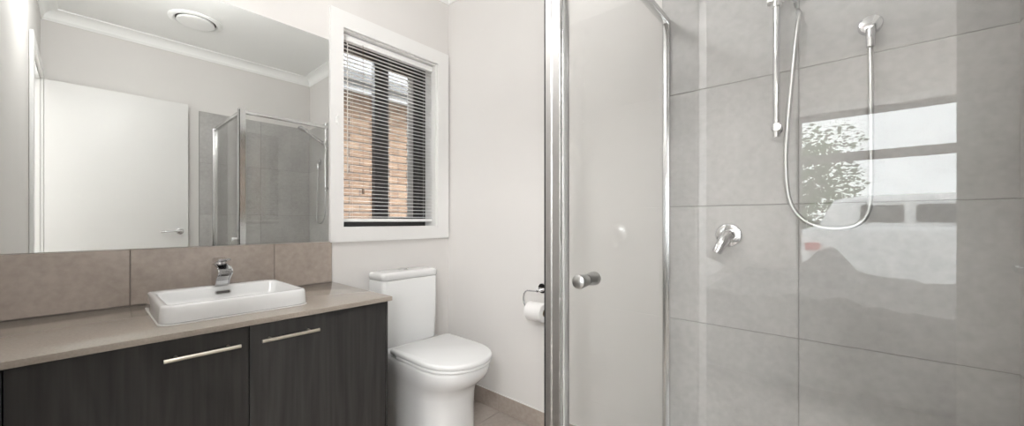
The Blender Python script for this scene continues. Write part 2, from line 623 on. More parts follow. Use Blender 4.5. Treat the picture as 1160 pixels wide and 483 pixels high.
# splashback tiles above the vanity
CT = 0.824
bm = bmesh.new()
box(bm, 0.0005, 0.005, FY + 0.001, -0.787, CT, 1.0345, mi=1)
tile_grid(bm, [FY + 0.001, -1.532, -1.055, -0.787], [CT, 1.036], lambda a, b, c, d: (0.002, 0.009, a, b, c, d))
struct(finish('wall_left_splashback', bm, [M['taupe_tile'], M['dark_grout']], smooth=0))

# ------------------------------------------------------------------ window_1 (bathroom)
bm = bmesh.new()
AY0, AY1, AZ0, AZ1 = -0.7985, -0.0125, 1.031, 2.2735
def picture_frame(bm, y0, y1, z0, z1, iy0, iy1, iz0, iz1, x0, x1, bev=0.003):
    a = [(y0, z0), (y1, z0), (y1, z1), (y0, z1)]
    b = [(iy0, iz0), (iy1, iz0), (iy1, iz1), (iy0, iz1)]
    for k in range(4):
        k2 = (k + 1) % 4
        poly = [(x0, *a[k]), (x0, *a[k2]), (x0, *b[k2]), (x0, *b[k])]
        s = len(bm.verts)
        extrude_poly(bm, poly, (x1 - x0, 0, 0))
picture_frame(bm, AY0, AY1, AZ0, AZ1, WY0 + .003, WY1 - .003, WZ0 + .003, WZ1 - .003, 0.0005, 0.018)
win = finish('window_1', bm, M['gloss_white'], smooth=0)
struct(win)
bm = bmesh.new()   # white reveal lining
box(bm, -0.20, 0.0, WY0, WY0 + 0.010, WZ0, WZ1)
box(bm, -0.20, 0.0, WY1 - 0.010, WY1, WZ0, WZ1)
box(bm, -0.20, 0.0, WY0 + 0.010, WY1 - 0.010, WZ0, WZ0 + 0.008)
box(bm, -0.20, 0.0, WY0 + 0.010, WY1 - 0.010, WZ1 - 0.010, WZ1)
finish('window_reveal', bm, M['gloss_white'], win, smooth=0)
FX0, FX1 = -0.162, -0.112
Y0, Y1, Z0, Z1 = WY0 + 0.0105, WY1 - 0.0105, WZ0 + 0.0085, WZ1 - 0.0105
bm = bmesh.new()
box(bm, FX0, FX1, Y0, Y0 + 0.045, Z0, Z1, 0.002)
box(bm, FX0, FX1, Y1 - 0.045, Y1, Z0, Z1, 0.002)
box(bm, FX0, FX1, Y0 + 0.045, Y1 - 0.045, Z0, Z0 + 0.036, 0.002)
box(bm, FX0, FX1, Y0 + 0.045, Y1 - 0.045, Z1 - 0.05, Z1, 0.002)
finish('window_frame', bm, M['black_frame'], win)
# sliding sash on the right, fixed light on the left, meeting at the mullion
bm = bmesh.new()
box(bm, -0.154, -0.116, -0.478, -0.386, Z0 + 0.036, Z1 - 0.05, 0.002)
box(bm, -0.150, -0.118, -0.195, Y1 - 0.045, Z0 + 0.036, Z1 - 0.05, 0.002)
box(bm, -0.150, -0.122, -0.386, -0.195, Z0 + 0.036, Z0 + 0.060, 0.002)
box(bm, -0.150, -0.122, -0.386, -0.195, Z1 - 0.075, Z1 - 0.05, 0.002)
finish('sash', bm, M['black_frame'], win)
finish('sash_lit_face', BX(-0.140, -0.128, -0.235, -0.1955, Z0 + 0.060, Z1 - 0.075, 0.001), M['grey_frame'], win)  # grey strip paints the lit side face of the black sash
finish('window_pane', BX(-0.146, -0.142, Y0 + 0.045, -0.478, Z0 + 0.036, Z1 - 0.05), M['window_glass'], win, smooth=0)
finish('window_pane', BX(-0.138, -0.134, -0.386, -0.235, Z0 + 0.060, Z1 - 0.075), M['window_glass'], win, smooth=0)

# venetian blind
bl = thing('venetian_blind', 'white venetian blind with open slats hanging inside the bathroom window', 'blind', (-0.045, -0.416, WZ1 - 0.012))
by0, by1 = WY0 + 0.014, WY1 - 0.013
bm = bmesh.new()
box(bm, -0.060, -0.028, by0, by1, WZ1 - 0.046, WZ1 - 0.013, 0.002)
finish('headrail', bm, M['slat'], bl)
bm = bmesh.new()
z = 1.168
tilt = math.radians(-8)
while z < WZ1 - 0.052:
    prof = []
    for k in range(6):
        t = -1 + 2 * k / 5
        px_, pz_ = 0.0120 * t, 0.0012 * (1 - t * t)
        prof.append((px_ * math.cos(tilt) - pz_ * math.sin(tilt), px_ * math.sin(tilt) + pz_ * math.cos(tilt)))
    top = [(-0.044 + a, by0, z + b + 0.0003) for a, b in prof]
    bot = [(-0.044 + a, by0, z + b - 0.0003) for a, b in reversed(prof)]
    extrude_poly(bm, top + bot, (0, by1 - by0, 0))
    z += 0.0222
finish('slats', bm, M['slat'], bl, smooth=50)
finish('bottom_rail', BX(-0.057, -0.031, by0, by1, 1.140, 1.158, 0.004), M['slat'], bl)
for yy in (-0.66, -0.42, -0.165):
    bm = bmesh.new()
    for xx in (-0.0575, -0.0305):
        tube(bm, [(xx, yy, 1.158), (xx, yy, WZ1 - 0.046)], 0.0007, 5)
    finish('ladder_cord', bm, M['cord'], bl)
bm = bmesh.new()
tube(bm, [(-0.024, -0.600, 1.325), (-0.024, -0.600, WZ1 - 0.06), (-0.028, -0.600, WZ1 - 0.04)], 0.0012, 6)
c_ = finish('pull_cord', bm, M['tassel'], bl)
bm = bmesh.new()
lathe(bm, [(0, 0.003), (0.004, 0.006), (0.022, 0.008), (0.030, 0.006), (0.032, 0.0)], (-0.024, -0.600, 1.328), (0, 0, -1), 14)
finish('tassel', bm, M['tassel'], c_)
bm = bmesh.new()
tube(bm, [(-0.024, -0.690, 1.40), (-0.024, -0.690, WZ1 - 0.05)], 0.003, 8)
finish('tilt_wand', bm, M['cord'], bl)
# cord cleat on the architrave
bm = bmesh.new()
box(bm, 0.0181, 0.024, -0.774, -0.762, 1.66, 1.70, 0.002)
tube(bm, smooth_path([(0.024, -0.768, 1.668), (0.034, -0.768, 1.664), (0.038, -0.768, 1.648)], 4), 0.003, 8)
tube(bm, smooth_path([(0.024, -0.768, 1.692), (0.034, -0.768, 1.696), (0.038, -0.768, 1.712)], 4), 0.003, 8)
o = finish('cord_cleat', bm, M['slat'])
tag(origin_to(o, (0.018, -0.768, 1.68)), 'small white cord cleat screwed to left side of window frame', 'cleat')

# ------------------------------------------------------------------ neighbour house outside the bathroom window
nb = thing('brick_house', 'neighbouring tan brick house with grey roof seen through bathroom blind', 'house', (-2.0, 0.5, -0.3))
finish('wall', BX(-2.25, -2.0, -5.0, 7.0, -0.3, 2.62), M['brick'], nb, smooth=0)
finish('soffit', BX(-2.0, -1.62, -5.0, 7.0, 2.56, 2.60), M['fascia'], nb, smooth=0)
finish('fascia', BX(-1.62, -1.59, -5.0, 7.0, 2.44, 2.58, 0.004), M['fascia'], nb, smooth=0)
bm = bmesh.new()
prof = [(-1.589, 2.585), (-1.589, 2.50), (-1.54, 2.49), (-1.50, 2.52), (-1.495, 2.60), (-1.505, 2.60), (-1.51, 2.525), (-1.545, 2.502), (-1.58, 2.51), (-1.58, 2.585)]
extrude_poly(bm, [(a, -5.0, b) for a, b in prof], (0, 12.0, 0))
finish('gutter', bm, M['gutter'], nb)
bm = bmesh.new()
nrow = 7
for k in range(nrow):
    xa, za = -1.56 - 0.30 * k, 2.60 + 0.165 * k
    extrude_poly(bm, [(xa, -5, za), (xa, -5, za + 0.03), (xa - 0.33, -5, za + 0.03 + 0.1815), (xa - 0.33, -5, za + 0.1815)], (0, 12, 0))
finish('roof', bm, M['roof'], nb, smooth=0)
struct(finish('ground', BX(-12, 16, -40, 12, -0.45, -0.30), M['concrete'], smooth=0))

# ------------------------------------------------------------------ mirror
bm = bmesh.new()
box(bm, 0.0008, 0.006, FY + 0.004, -0.803, 1.0375, 2.095, 0.0008, 1)
bm.faces.ensure_lookup_table()
o = finish('mirror', bm, [M['mirror']], smooth=0)
tag(origin_to(o, (0.0008, -1.32, 1.0375)), 'large frameless wall mirror above the tiled vanity splashback', 'mirror')

# ------------------------------------------------------------------ vanity
van = thing('vanity_cabinet', 'dark oak vanity cabinet with two doors and bar handles', 'cabinet', (0.28, -1.32, 0.0))
CX1 = 0.560
bm = bmesh.new()
box(bm, 0.012, CX1 - 0.022, FY + 0.002, -0.800, 0.10, 0.8055)
finish('body', bm, M['black_edge'], van, smooth=0)
finish('end_panel', BX(0.012, CX1 - 0.002, -0.7995, -0.789, 0.012, 0.8055, 0.001), M['wood'], van)
finish('kickboard', BX(0.02, CX1 - 0.07, FY + 0.002, -0.800, 0.002, 0.0995), M['black_edge'], van, smooth=0)
finish('filler_panel', BX(CX1 - 0.0215, CX1, FY + 0.002, -1.772, 0.105, 0.797, 0.001), M['wood'], van)
def bar_handle(parent, y0, y1, zz):
    h = bmesh.new()
    xo = CX1 + 0.030
    tube(h, [(xo, y0, zz), (xo, y1, zz)], 0.0058, 14)
    for yy in (y0 + 0.028, y1 - 0.028):
        tube(h, [(CX1 - 0.0005, yy, zz), (xo, yy, zz)], 0.0042, 10)
    return finish('handle', h, M['nickel'], parent)
for ya, yb, ha, hb in ((-1.769, -1.2925, -1.500, -1.320), (-1.2895, -0.803, -1.262, -1.082)):
    d = finish('door', BX(CX1 - 0.020, CX1, ya, yb, 0.105, 0.799, 0.001), M['wood'], van)
    hd = bar_handle(d, ha, hb, 0.748)
    hd['label'] = 'brushed nickel bar handle'
ctop = finish('countertop', BX(0.0095, 0.588, FY + 0.001, -0.785, 0.806, CT, 0.0015, 2), M['stone'])
tag(origin_to(ctop, (0.3, -1.32, 0.806)), 'polished taupe stone vanity countertop on the dark oak cabinet', 'countertop')

# basin
bs = thing('washbasin', 'white rectangular ceramic basin set on the taupe vanity top', 'basin', (0.28, -1.287, CT))
bx0, bx1, by0_, by1_ = 0.080, 0.482, -1.498, -1.078
bz = 0.884
bm = bmesh.new()
def rr(i, z, r, back=0.0):
    return rrect(bx0 + i + back, bx1 - i, by0_ + i, by1_ - i, max(r, 0.004), z, 8)
loops = [rr(0.004, CT + 0.0035, 0.034), rr(0.0, CT + 0.006, 0.036), rr(0.001, CT + 0.03, 0.036), rr(0.003, bz - 0.008, 0.034), rr(0.006, bz - 0.002, 0.032), rr(0.011, bz, 0.028)]
# inside: tap deck at the back, thin rim on the other sides
DK = 0.088
loops += [rrect(bx0 + DK, bx1 - 0.017, by0_ + 0.019, by1_ - 0.019, 0.024, bz, 8),
          rrect(bx0 + DK + 0.004, bx1 - 0.021, by0_ + 0.023, by1_ - 0.023, 0.024, bz - 0.003, 8),
          rrect(bx0 + DK + 0.010, bx1 - 0.026, by0_ + 0.029, by1_ - 0.029, 0.026, bz - 0.035, 8),
          rrect(bx0 + DK + 0.022, bx1 - 0.038, by0_ + 0.042, by1_ - 0.042, 0.030, bz - 0.046, 8),
          rrect(bx0 + DK + 0.05, bx1 - 0.07, by0_ + 0.08, by1_ - 0.08, 0.03, bz - 0.052, 8),
          rrect(bx0 + DK + 0.10, bx1 - 0.12, by0_ + 0.15, by1_ - 0.15, 0.02, bz - 0.0555, 8)]
loft(bm, loops)
finish('bowl', bm, M['porcelain'], bs, smooth=50)
bm = bmesh.new()
loft(bm, [rr(-0.0025, CT + 0.0002, 0.038), rr(-0.0025, CT + 0.002, 0.038), rr(-0.0005, CT + 0.0034, 0.035)])
finish('sealant', bm, M['silicone'], bs, smooth=50)
# overflow slot: rounded ring and dark recess in the back face of the bowl
def slot(bm, yc, zc, w, h, x0, x1, tilt_, n=8):
    L = []
    for x in (x0, x1):
        pts = []
        r = h / 2
        for cy, a0 in ((yc + w / 2 - r, -90), (yc - w / 2 + r, 90)):
            for k in range(n + 1):
                a = math.radians(a0 + 180 * k / n)
                zz = zc + r * math.sin(a)
                pts.append(Vector((x - (zz - zc) * tilt_, cy + r * math.cos(a), zz)))
        L.append(pts)
    loft(bm, L)
bm = bmesh.new()
slot(bm, -1.283, 0.8625, 0.052, 0.0165, bx0 + DK + 0.0035, bx0 + DK + 0.0085, 0.19)
ov = finish('overflow_ring', bm, M['satin'], bs)
bm = bmesh.new()
slot(bm, -1.283, 0.8625, 0.044, 0.0095, bx0 + DK + 0.006, bx0 + DK + 0.0090, 0.19)
finish('overflow_slot', bm, M['dark_slot'], ov)
bm = bmesh.new()
lathe(bm, [(0, 0.030), (0.002, 0.030), (0.004, 0.026), (0.006, 0.018), (0.007, 0)], (0.285, -1.288, bz - 0.0556), (0, 0, 1), 28)
finish('waste_plug', bm, M['chrome'], bs)

# basin mixer
tp = thing('basin_mixer', 'chrome single lever mixer tap on the white basin deck', 'tap', (0.125, -1.283, bz))
ty0, ty1 = -1.307, -1.261
prof = [(0.100, bz), (0.098, bz + 0.082), (0.103, bz + 0.090), (0.150, bz + 0.089), (0.195, bz + 0.080), (0.224, bz + 0.072), (0.226, bz + 0.054), (0.205, bz + 0.048), (0.182, bz + 0.034), (0.166, bz + 0.012), (0.162, bz)]
bm = bmesh.new()
extrude_poly(bm, [(a, ty0, b) for a, b in prof], (0, ty1 - ty0, 0))
bmesh.ops.bevel(bm, geom=list(bm.edges), offset=0.004, segments=2, affect='EDGES', clamp_overlap=True)
body = finish('body', bm, M['chrome'], tp, smooth=40)
bm = bmesh.new()
lathe(bm, [(0, 0.0125), (0.004, 0.0125), (0.004, 0.010), (0.001, 0.0085), (0.001, 0)], (0.211, -1.284, bz + 0.0500), (0.25, 0, -1), 20)
finish('aerator', bm, M['dark_slot'], body)
bm = bmesh.new()
lathe(bm, [(0, 0.019), (0.008, 0.019), (0.010, 0.017)], (0.128, -1.284, bz + 0.0865), (0.05, 0, 1), 24)
finish('cartridge_collar', bm, M['chrome'], tp)
lv = [(0.100, bz + 0.095), (0.101, bz + 0.107), (0.112, bz + 0.111), (0.160, bz + 0.109), (0.212, bz + 0.112), (0.213, bz + 0.106), (0.165, bz + 0.097), (0.145, bz + 0.0935), (0.112, bz + 0.0935)]
bm = bmesh.new()
extrude_poly(bm, [(a, ty0 + 0.003, b) for a, b in lv], (0, ty1 - ty0 - 0.006, 0))
bmesh.ops.bevel(bm, geom=list(bm.edges), offset=0.002, segments=2, affect='EDGES', clamp_overlap=True)
finish('lever', bm, M['chrome'], tp, smooth=40)

# ------------------------------------------------------------------ toilet
TY = -0.405
to = thing('toilet', 'white close coupled toilet with closed lid between vanity and back wall', 'toilet', (0.35, TY, 0.0))
def dshape(xb, xf, hw, z, rc=0.03, n=22, pw=2.25):
    """D outline: square back with small rounded corners, straight sides, superelliptic front"""
    pts = []
    L = min(xf - xb - rc, hw * 1.18)
    xc = xf - L
    for k in range(n + 1):
        a = -math.pi / 2 + math.pi * k / n
        ca, sa = math.cos(a), math.sin(a)
        pts.append(Vector((xc + L * abs(ca) ** (2 / pw), TY + hw * math.copysign(abs(sa) ** (2 / pw), sa), z)))
    for cx_, cy_, a0 in ((xb + rc, TY + hw - rc, 90), (xb + rc, TY - hw + rc, 180)):
        for k in range(6):
            a = math.radians(a0 + 90 * k / 5)
            pts.append(Vector((cx_ + rc * math.cos(a), cy_ + rc * math.sin(a), z)))
    return pts
bm = bmesh.new()
loops = [dshape(0.022, 0.612, 0.158, 0.001), dshape(0.020, 0.615, 0.161, 0.012), dshape(0.018, 0.612, 0.160, 0.06),
         dshape(0.016, 0.612, 0.160, 0.20), dshape(0.016, 0.617, 0.163, 0.27), dshape(0.016, 0.632, 0.168, 0.305),
         dshape(0.016, 0.664, 0.176, 0.335), dshape(0.016, 0.694, 0.183, 0.362), dshape(0.016, 0.712, 0.187, 0.39), dshape(0.016, 0.718, 0.189, 0.415),
         dshape(0.017, 0.717, 0.188, 0.427), dshape(0.020, 0.712, 0.184, 0.432)]
loft(bm, loops)
finish('pan', bm, M['porcelain'], to, smooth=50)
# raised back shelf carrying the cistern
bm = bmesh.new()
loft(bm, [rrect(0.016, 0.262, TY - 0.187, TY + 0.187, 0.03, 0.4305), rrect(0.016, 0.258, TY - 0.186, TY + 0.186, 0.03, 0.442), rrect(0.018, 0.250, TY - 0.182, TY + 0.182, 0.03, 0.4475)])
finish('pan_shelf', bm, M['porcelain'], to, smooth=50)
bm = bmesh.new()
loft(bm, [dshape(0.290, 0.722, 0.190, 0.4345), dshape(0.288, 0.726, 0.192, 0.438), dshape(0.288, 0.726, 0.192, 0.446), dshape(0.290, 0.722, 0.189, 0.4495)])
finish('seat', bm, M['plastic'], to, smooth=50)
bm = bmesh.new()
loft(bm, [dshape(0.252, 0.727, 0.192, 0.4525, 0.012), dshape(0.250, 0.730, 0.194, 0.456, 0.012), dshape(0.250, 0.730, 0.194, 0.467, 0.012), dshape(0.253, 0.726, 0.191, 0.473, 0.012), dshape(0.262, 0.716, 0.183, 0.476, 0.012)])
finish('lid', bm, M['plastic'], to, smooth=50)
for sy in (-1, 1):
    bm = bmesh.new()
    tube(bm, [(0.268, TY + sy * 0.128, 0.449), (0.268, TY + sy * 0.180, 0.449)], 0.009, 14)
    box(bm, 0.256, 0.280, TY + sy * 0.150 - 0.012, TY + sy * 0.150 + 0.012, 0.432, 0.448, 0.002)
    finish('hinge', bm, M['satin'], to)
cy0, cy1 = -0.596, -0.228
bm = bmesh.new()
loops = [rrect(0.014, 0.172, cy0 + 0.012, cy1 - 0.012, 0.025, 0.448), rrect(0.012, 0.176, cy0 + 0.009, cy1 - 0.009, 0.027, 0.458), rrect(0.012, 0.180, cy0 + 0.003, cy1 - 0.003, 0.028, 0.62), rrect(0.012, 0.182, cy0 + 0.002, cy1 - 0.002, 0.028, 0.812), rrect(0.014, 0.178, cy0 + 0.006, cy1 - 0.006, 0.026, 0.8165)]
loft(bm, loops)
cis = finish('cistern', bm, M['porcelain'], to, smooth=50)
bm = bmesh.new()
loft(bm, [rrect(0.014, 0.180, cy0 + 0.004, cy1 - 0.004, 0.026, 0.8180), rrect(0.012, 0.184, cy0, cy1, 0.029, 0.8215), rrect(0.012, 0.185, cy0 - 0.001, cy1 + 0.001, 0.029, 0.846), rrect(0.014, 0.183, cy0 + 0.002, cy1 - 0.002, 0.028, 0.854), rrect(0.022, 0.175, cy0 + 0.010, cy1 - 0.010, 0.024, 0.8585), rrect(0.04, 0.155, cy0 + 0.03, cy1 - 0.03, 0.02, 0.8600)])
lidc = finish('cistern_lid', bm, M['porcelain'], to, smooth=50)
bm = bmesh.new()
lathe(bm, [(0, 0.030), (0.004, 0.030), (0.007, 0.027), (0.0085, 0.018), (0.009, 0)], (0.088, -0.412, 0.8596), (0, 0, 1), 32)
finish('flush_button', bm, M['chrome'], lidc)
bm = bmesh.new()
lathe(bm, [(0, 0.010), (0.003, 0.0095), (0.005, 0.006), (0.0055, 0)], (0.062, TY - 0.1605, 0.31), (0, -1, 0), 18)
finish('fixing_cap', bm, M['plastic'], to)

# ------------------------------------------------------------------ toilet roll holder and roll
th_ = thing('toilet_roll_holder', 'chrome open arm toilet roll holder on the painted back wall', 'holder', (0.793, 0.0, 0.774))
bm = bmesh.new()
lathe(bm, [(0.0005, 0.0285), (0.007, 0.0285), (0.010, 0.026), (0.0105, 0)], (0.803, 0, 0.777), (0, -1, 0), 32)
lathe(bm, [(0.009, 0.009), (0.05, 0.009), (0.053, 0.006)], (0.800, 0, 0.768), (0, -1, 0), 18)
finish('rose', bm, M['chrome'], th_)
bm = bmesh.new()
ry = -0.056
tube(bm, smooth_path([(0.800, ry + 0.006, 0.766), (0.765, ry, 0.766), (0.735, ry, 0.763), (0.718, ry, 0.748), (0.712, ry, 0.722), (0.715, ry, 0.697), (0.726, ry, 0.680), (0.745, ry, 0.674), (0.80, ry, 0.6725), (0.868, ry, 0.6725)], 6), 0.0048, 12)
finish('arm', bm, M['chrome'], th_)
rl = thing('toilet_roll', 'white toilet paper roll hanging on the chrome holder', 'toilet roll', (0.785, ry, 0.660))
bm = bmesh.new()
rc_ = Vector((0.752, ry, 0.660))
lathe(bm, [(0.0, 0.0205), (0.0, 0.048), (0.002, 0.050), (0.103, 0.050), (0.105, 0.048), (0.105, 0.0205), (0.0, 0.0205)], rc_, (1, 0, 0), 40, closed=False)
finish('paper', bm, M['paper'], rl, smooth=40)
bm = bmesh.new()
lathe(bm, [(0.001, 0.0180), (0.001, 0.0203), (0.104, 0.0203), (0.104, 0.0180), (0.001, 0.0180)], rc_, (1, 0, 0), 28, closed=False)
finish('core', bm, M['card'], rl, smooth=40)

# ------------------------------------------------------------------ shower screen
SX, SY = 1.467, -0.843      # planes of the side pane and of the front pane
ZB, ZT = 0.030, 2.000
sh = thing('shower_screen', 'framed clear glass shower screen with chrome corner post', 'shower screen', (SX, SY, 0.0))
# corner post: square aluminium section with grooves
bm = bmesh.new()
a = 0.0225
sec = [(-a, -a), (-0.004, -a), (-0.004, -a + 0.003), (0.004, -a + 0.003), (0.004, -a), (a, -a),
       (a, -0.010), (a - 0.004, -0.010), (a - 0.004, -0.002), (a, -0.002), (a, a), (-a, a)]
extrude_poly(bm, [(SX + x, SY + y, ZB) for x, y in sec], (0, 0, ZT - ZB + 0.012))
bmesh.ops.bevel(bm, geom=[e_ for e_ in bm.edges if abs(e_.verts[0].co.z - e_.verts[1].co.z) > 1], offset=0.0012, segments=2, affect='EDGES')
finish('corner_post', bm, M['alu'], sh, smooth=30)
finish('post_seal', BX(SX - a - 0.0042, SX - a - 0.0003, SY - a + 0.001, SY - a + 0.006, ZB, ZT, 0), M['seal'], sh, smooth=0)
finish('door_seal', BX(SX + a + 0.0003, SX + a + 0.004, SY - 0.008, SY + 0.008, ZB + 0.02, ZT - 0.03, 0), M['clear_seal'], sh, smooth=0)
# side pane with rails and wall channel
sg = finish('side_pane', BX(SX - 0.003, SX + 0.003, SY + a + 0.0005, -0.0265, ZB + 0.03, ZT - 0.022), M['glass'], sh, smooth=0)
bm = bmesh.new()
box(bm, SX - 0.013, SX + 0.013, SY + a + 0.0005, -0.027, ZT - 0.024, ZT, 0.002)
finish('top_rail', bm, M['alu'], sh)
bm = bmesh.new()
box(bm, SX - 0.013, SX + 0.013, SY + a + 0.0005, -0.027, ZB - 0.028, ZB + 0.032, 0.002)
finish('bottom_rail', bm, M['alu'], sh)
bm = bmesh.new()
box(bm, SX - 0.012, SX + 0.012, -0.0270, -0.0095, ZB - 0.028, ZT, 0.0015)
box(bm, SX - 0.0075, SX + 0.0075, -0.040, -0.0268, ZB + 0.032, ZT - 0.024, 0.001)
finish('wall_channel', bm, M['alu'], sh)
# front: pivot door, frames, wall jamb
dr0, dr1 = SX + a + 0.005, 2.300
bm = bmesh.new()
box(bm, SX + a + 0.0005, RW - 0.041, SY - 0.013, SY + 0.013, ZT - 0.024, ZT, 0.002)
finish('top_rail', bm, M['alu'], sh)
bm = bmesh.new()
box(bm, SX + a + 0.0005, RW - 0.041, SY - 0.013, SY + 0.013, ZB - 0.028, ZB + 0.014, 0.002)
finish('sill_rail', bm, M['alu'], sh)
bm = bmesh.new()
box(bm, RW - 0.040, RW - 0.0095, SY - 0.016, SY + 0.016, ZB - 0.028, ZT, 0.002)
box(bm, RW - 0.060, RW - 0.0405, SY - 0.010, SY + 0.010, ZB + 0.015, ZT - 0.025, 0.002)
finish('wall_jamb', bm, M['alu'], sh)
door = finish('door_pane', BX(dr0, dr1, SY - 0.003, SY + 0.003, ZB + 0.017, ZT - 0.028), M['glass'], sh, smooth=0)
bm = bmesh.new()
box(bm, dr1, dr1 + 0.026, SY - 0.010, SY + 0.010, ZB + 0.017, ZT - 0.028, 0.002)
finish('hinge_stile', bm, M['alu'], door)
bm = bmesh.new()
for sgn in (-1, 1):
    lathe(bm, [(0.0032, 0.0125), (0.008, 0.0130), (0.012, 0.0150), (0.014, 0.0140), (0.017, 0.0155), (0.019, 0.0145), (0.022, 0.0160), (0.024, 0.0148), (0.027, 0.0165), (0.029, 0.0155), (0.031, 0.0172), (0.037, 0.0176), (0.042, 0.0160), (0.045, 0.011), (0.046, 0)], (1.553, SY, 1.0), (0, sgn, 0), 32)
kn = finish('door_knob', bm, M['satin'], door)
kn['label'] = 'ribbed satin chrome door knob'

# unseen shower tray, white to bounce light onto the lower tiles
bm = bmesh.new()
loft(bm, [rrect(SX + 0.014, RW - 0.0095, SY + 0.014, -0.0095, 0.01, 0.0005), rrect(SX + 0.014, RW - 0.0095, SY + 0.014, -0.0095, 0.01, 0.0015)])
o = finish('trim_5', bm, M['porcelain'], smooth=0)
struct(o)

# ------------------------------------------------------------------ shower fittings on the tiled back wall
WT = -0.0092
mxr = thing('shower_mixer', 'chrome round plate shower mixer with lever on grey tiles', 'mixer tap', (1.697, WT, 1.089))
bm = bmesh.new()
lathe(bm, [(0, 0.046), (0.004, 0.046), (0.009, 0.042), (0.011, 0.034), (0.012, 0.024)], (1.697, WT, 1.089), (0, -1, 0), 40)
finish('wall_plate', bm, M['chrome'], mxr)
bm = bmesh.new()
lathe(bm, [(0.010, 0.024), (0.034, 0.0225), (0.046, 0.021), (0.050, 0.017), (0.0515, 0)], (1.697, WT, 1.089), (0, -1, 0), 32)
tube(bm, [(1.697, WT - 0.036, 1.089), (1.690, WT - 0.052, 1.072), (1.678, WT - 0.062, 1.044), (1.669, WT - 0.066, 1.024)], [0.0225, 0.0205, 0.0180, 0.0165], 24)
finish('lever', bm, M['chrome'], mxr)

rail = thing('shower_rail', 'vertical chrome shower rail with round wall bracket on grey tiles', 'rail', (1.853, WT, 1.43))
bm = bmesh.new()
tube(bm, [(1.853, -0.052, 1.438), (1.853, -0.052, 2.118)], 0.0108, 20)
finish('rail_tube', bm, M['chrome'], rail)
for zz in (1.472, 2.085):
    bm = bmesh.new()
    lathe(bm, [(0, 0.016), (0.004, 0.0155), (0.006, 0.011), (0.028, 0.011), (0.036, 0.0165), (0.054, 0.0165), (0.057, 0.014), (0.058, 0)], (1.853, WT, zz), (0, -1, 0), 24)
    finish('wall_bracket', bm, M['chrome'], rail)
bm = bmesh.new()
tube(bm, [(1.826, -0.055, 1.918), (1.832, -0.055, 1.918), (1.870, -0.055, 1.918), (1.8885, -0.060, 1.924)], [0.011, 0.0135, 0.0135, 0.012], 18)
tube(bm, [(1.853, -0.052, 1.895), (1.853, -0.052, 1.942)], 0.0155, 20)
sl = finish('slider', bm, M['satin'], rail)
bm = bmesh.new()
dirh = Vector((0, -0.86, 0.5)).normalized()
hp = Vector((1.905, -0.060, 1.930))
lathe(bm, [(-0.014, 0.0125), (-0.014, 0.0155), (0.014, 0.0165), (0.014, 0.0128), (-0.014, 0.0125)], hp, dirh, 20, closed=False)
finish('handset_cradle', bm, M['chrome'], sl)

hs = thing('hand_shower', 'chrome hand shower held on the rail with its looping hose', 'shower head', (1.905, -0.06, 1.93))
bm = bmesh.new()
lathe(bm, [(-0.040, 0.0085), (-0.036, 0.0105), (-0.012, 0.0115), (0.05, 0.0122), (0.12, 0.0125), (0.16, 0.014), (0.19, 0.016), (0.195, 0.0)], hp, dirh, 22)
finish('handle', bm, M['chrome'], hs)
fd = Vector((0, -0.42, -0.9)).normalized()
hc = hp + dirh * 0.215 - fd * 0.004
bm = bmesh.new()
lathe(bm, [(-0.016, 0.0), (-0.015, 0.020), (-0.008, 0.036), (0.006, 0.043), (0.016, 0.043), (0.018, 0.040)], hc, fd, 32)
head = finish('spray_head', bm, M['chrome'], hs)
bm = bmesh.new()
lathe(bm, [(0.0175, 0.039), (0.0195, 0.038), (0.0205, 0.0)], hc, fd, 32)
finish('spray_face', bm, M['grey_frame'], head)
bm = bmesh.new()
h0 = hp - dirh * 0.038
pth = smooth_path([h0, h0 - dirh * 0.022 + Vector((0.003, 0.004, -0.012)), (1.913, -0.030, 1.846), (1.903, -0.042, 1.72), (1.885, -0.045, 1.50), (1.879, -0.047, 1.34), (1.890, -0.048, 1.215), (1.925, -0.049, 1.150), (1.980, -0.050, 1.122), (2.045, -0.050, 1.124), (2.082, -0.049, 1.160), (2.092, -0.046, 1.24), (2.093, -0.040, 1.40), (2.093, -0.034, 1.60), (2.0925, -0.030, 1.689)], 14)
rr_ = [0.0068 + 0.0006 * (1 if i % 2 else -1) for i in range(len(pth))]
tube(bm, pth, rr_, 12)
finish('hose', bm, M['satin'], hs, smooth=80)
el = thing('hose_outlet', 'chrome round wall outlet with hose collar high on grey tiles', 'outlet', (2.0925, WT, 1.763))
bm = bmesh.new()
lathe(bm, [(0, 0.030), (0.012, 0.030), (0.019, 0.027), (0.022, 0.020), (0.023, 0.0)], (2.0925, WT, 1.763), (0, -1, 0), 36)
finish('flange', bm, M['chrome'], el)
bm = bmesh.new()
tube(bm, [(2.0925, WT - 0.020, 1.747), (2.0925, WT - 0.0205, 1.735), (2.0925, WT - 0.0208, 1.713), (2.0925, WT - 0.0208, 1.690)], [0.012, 0.0125, 0.0115, 0.0105], 18)
finish('collar', bm, M['chrome'], el)

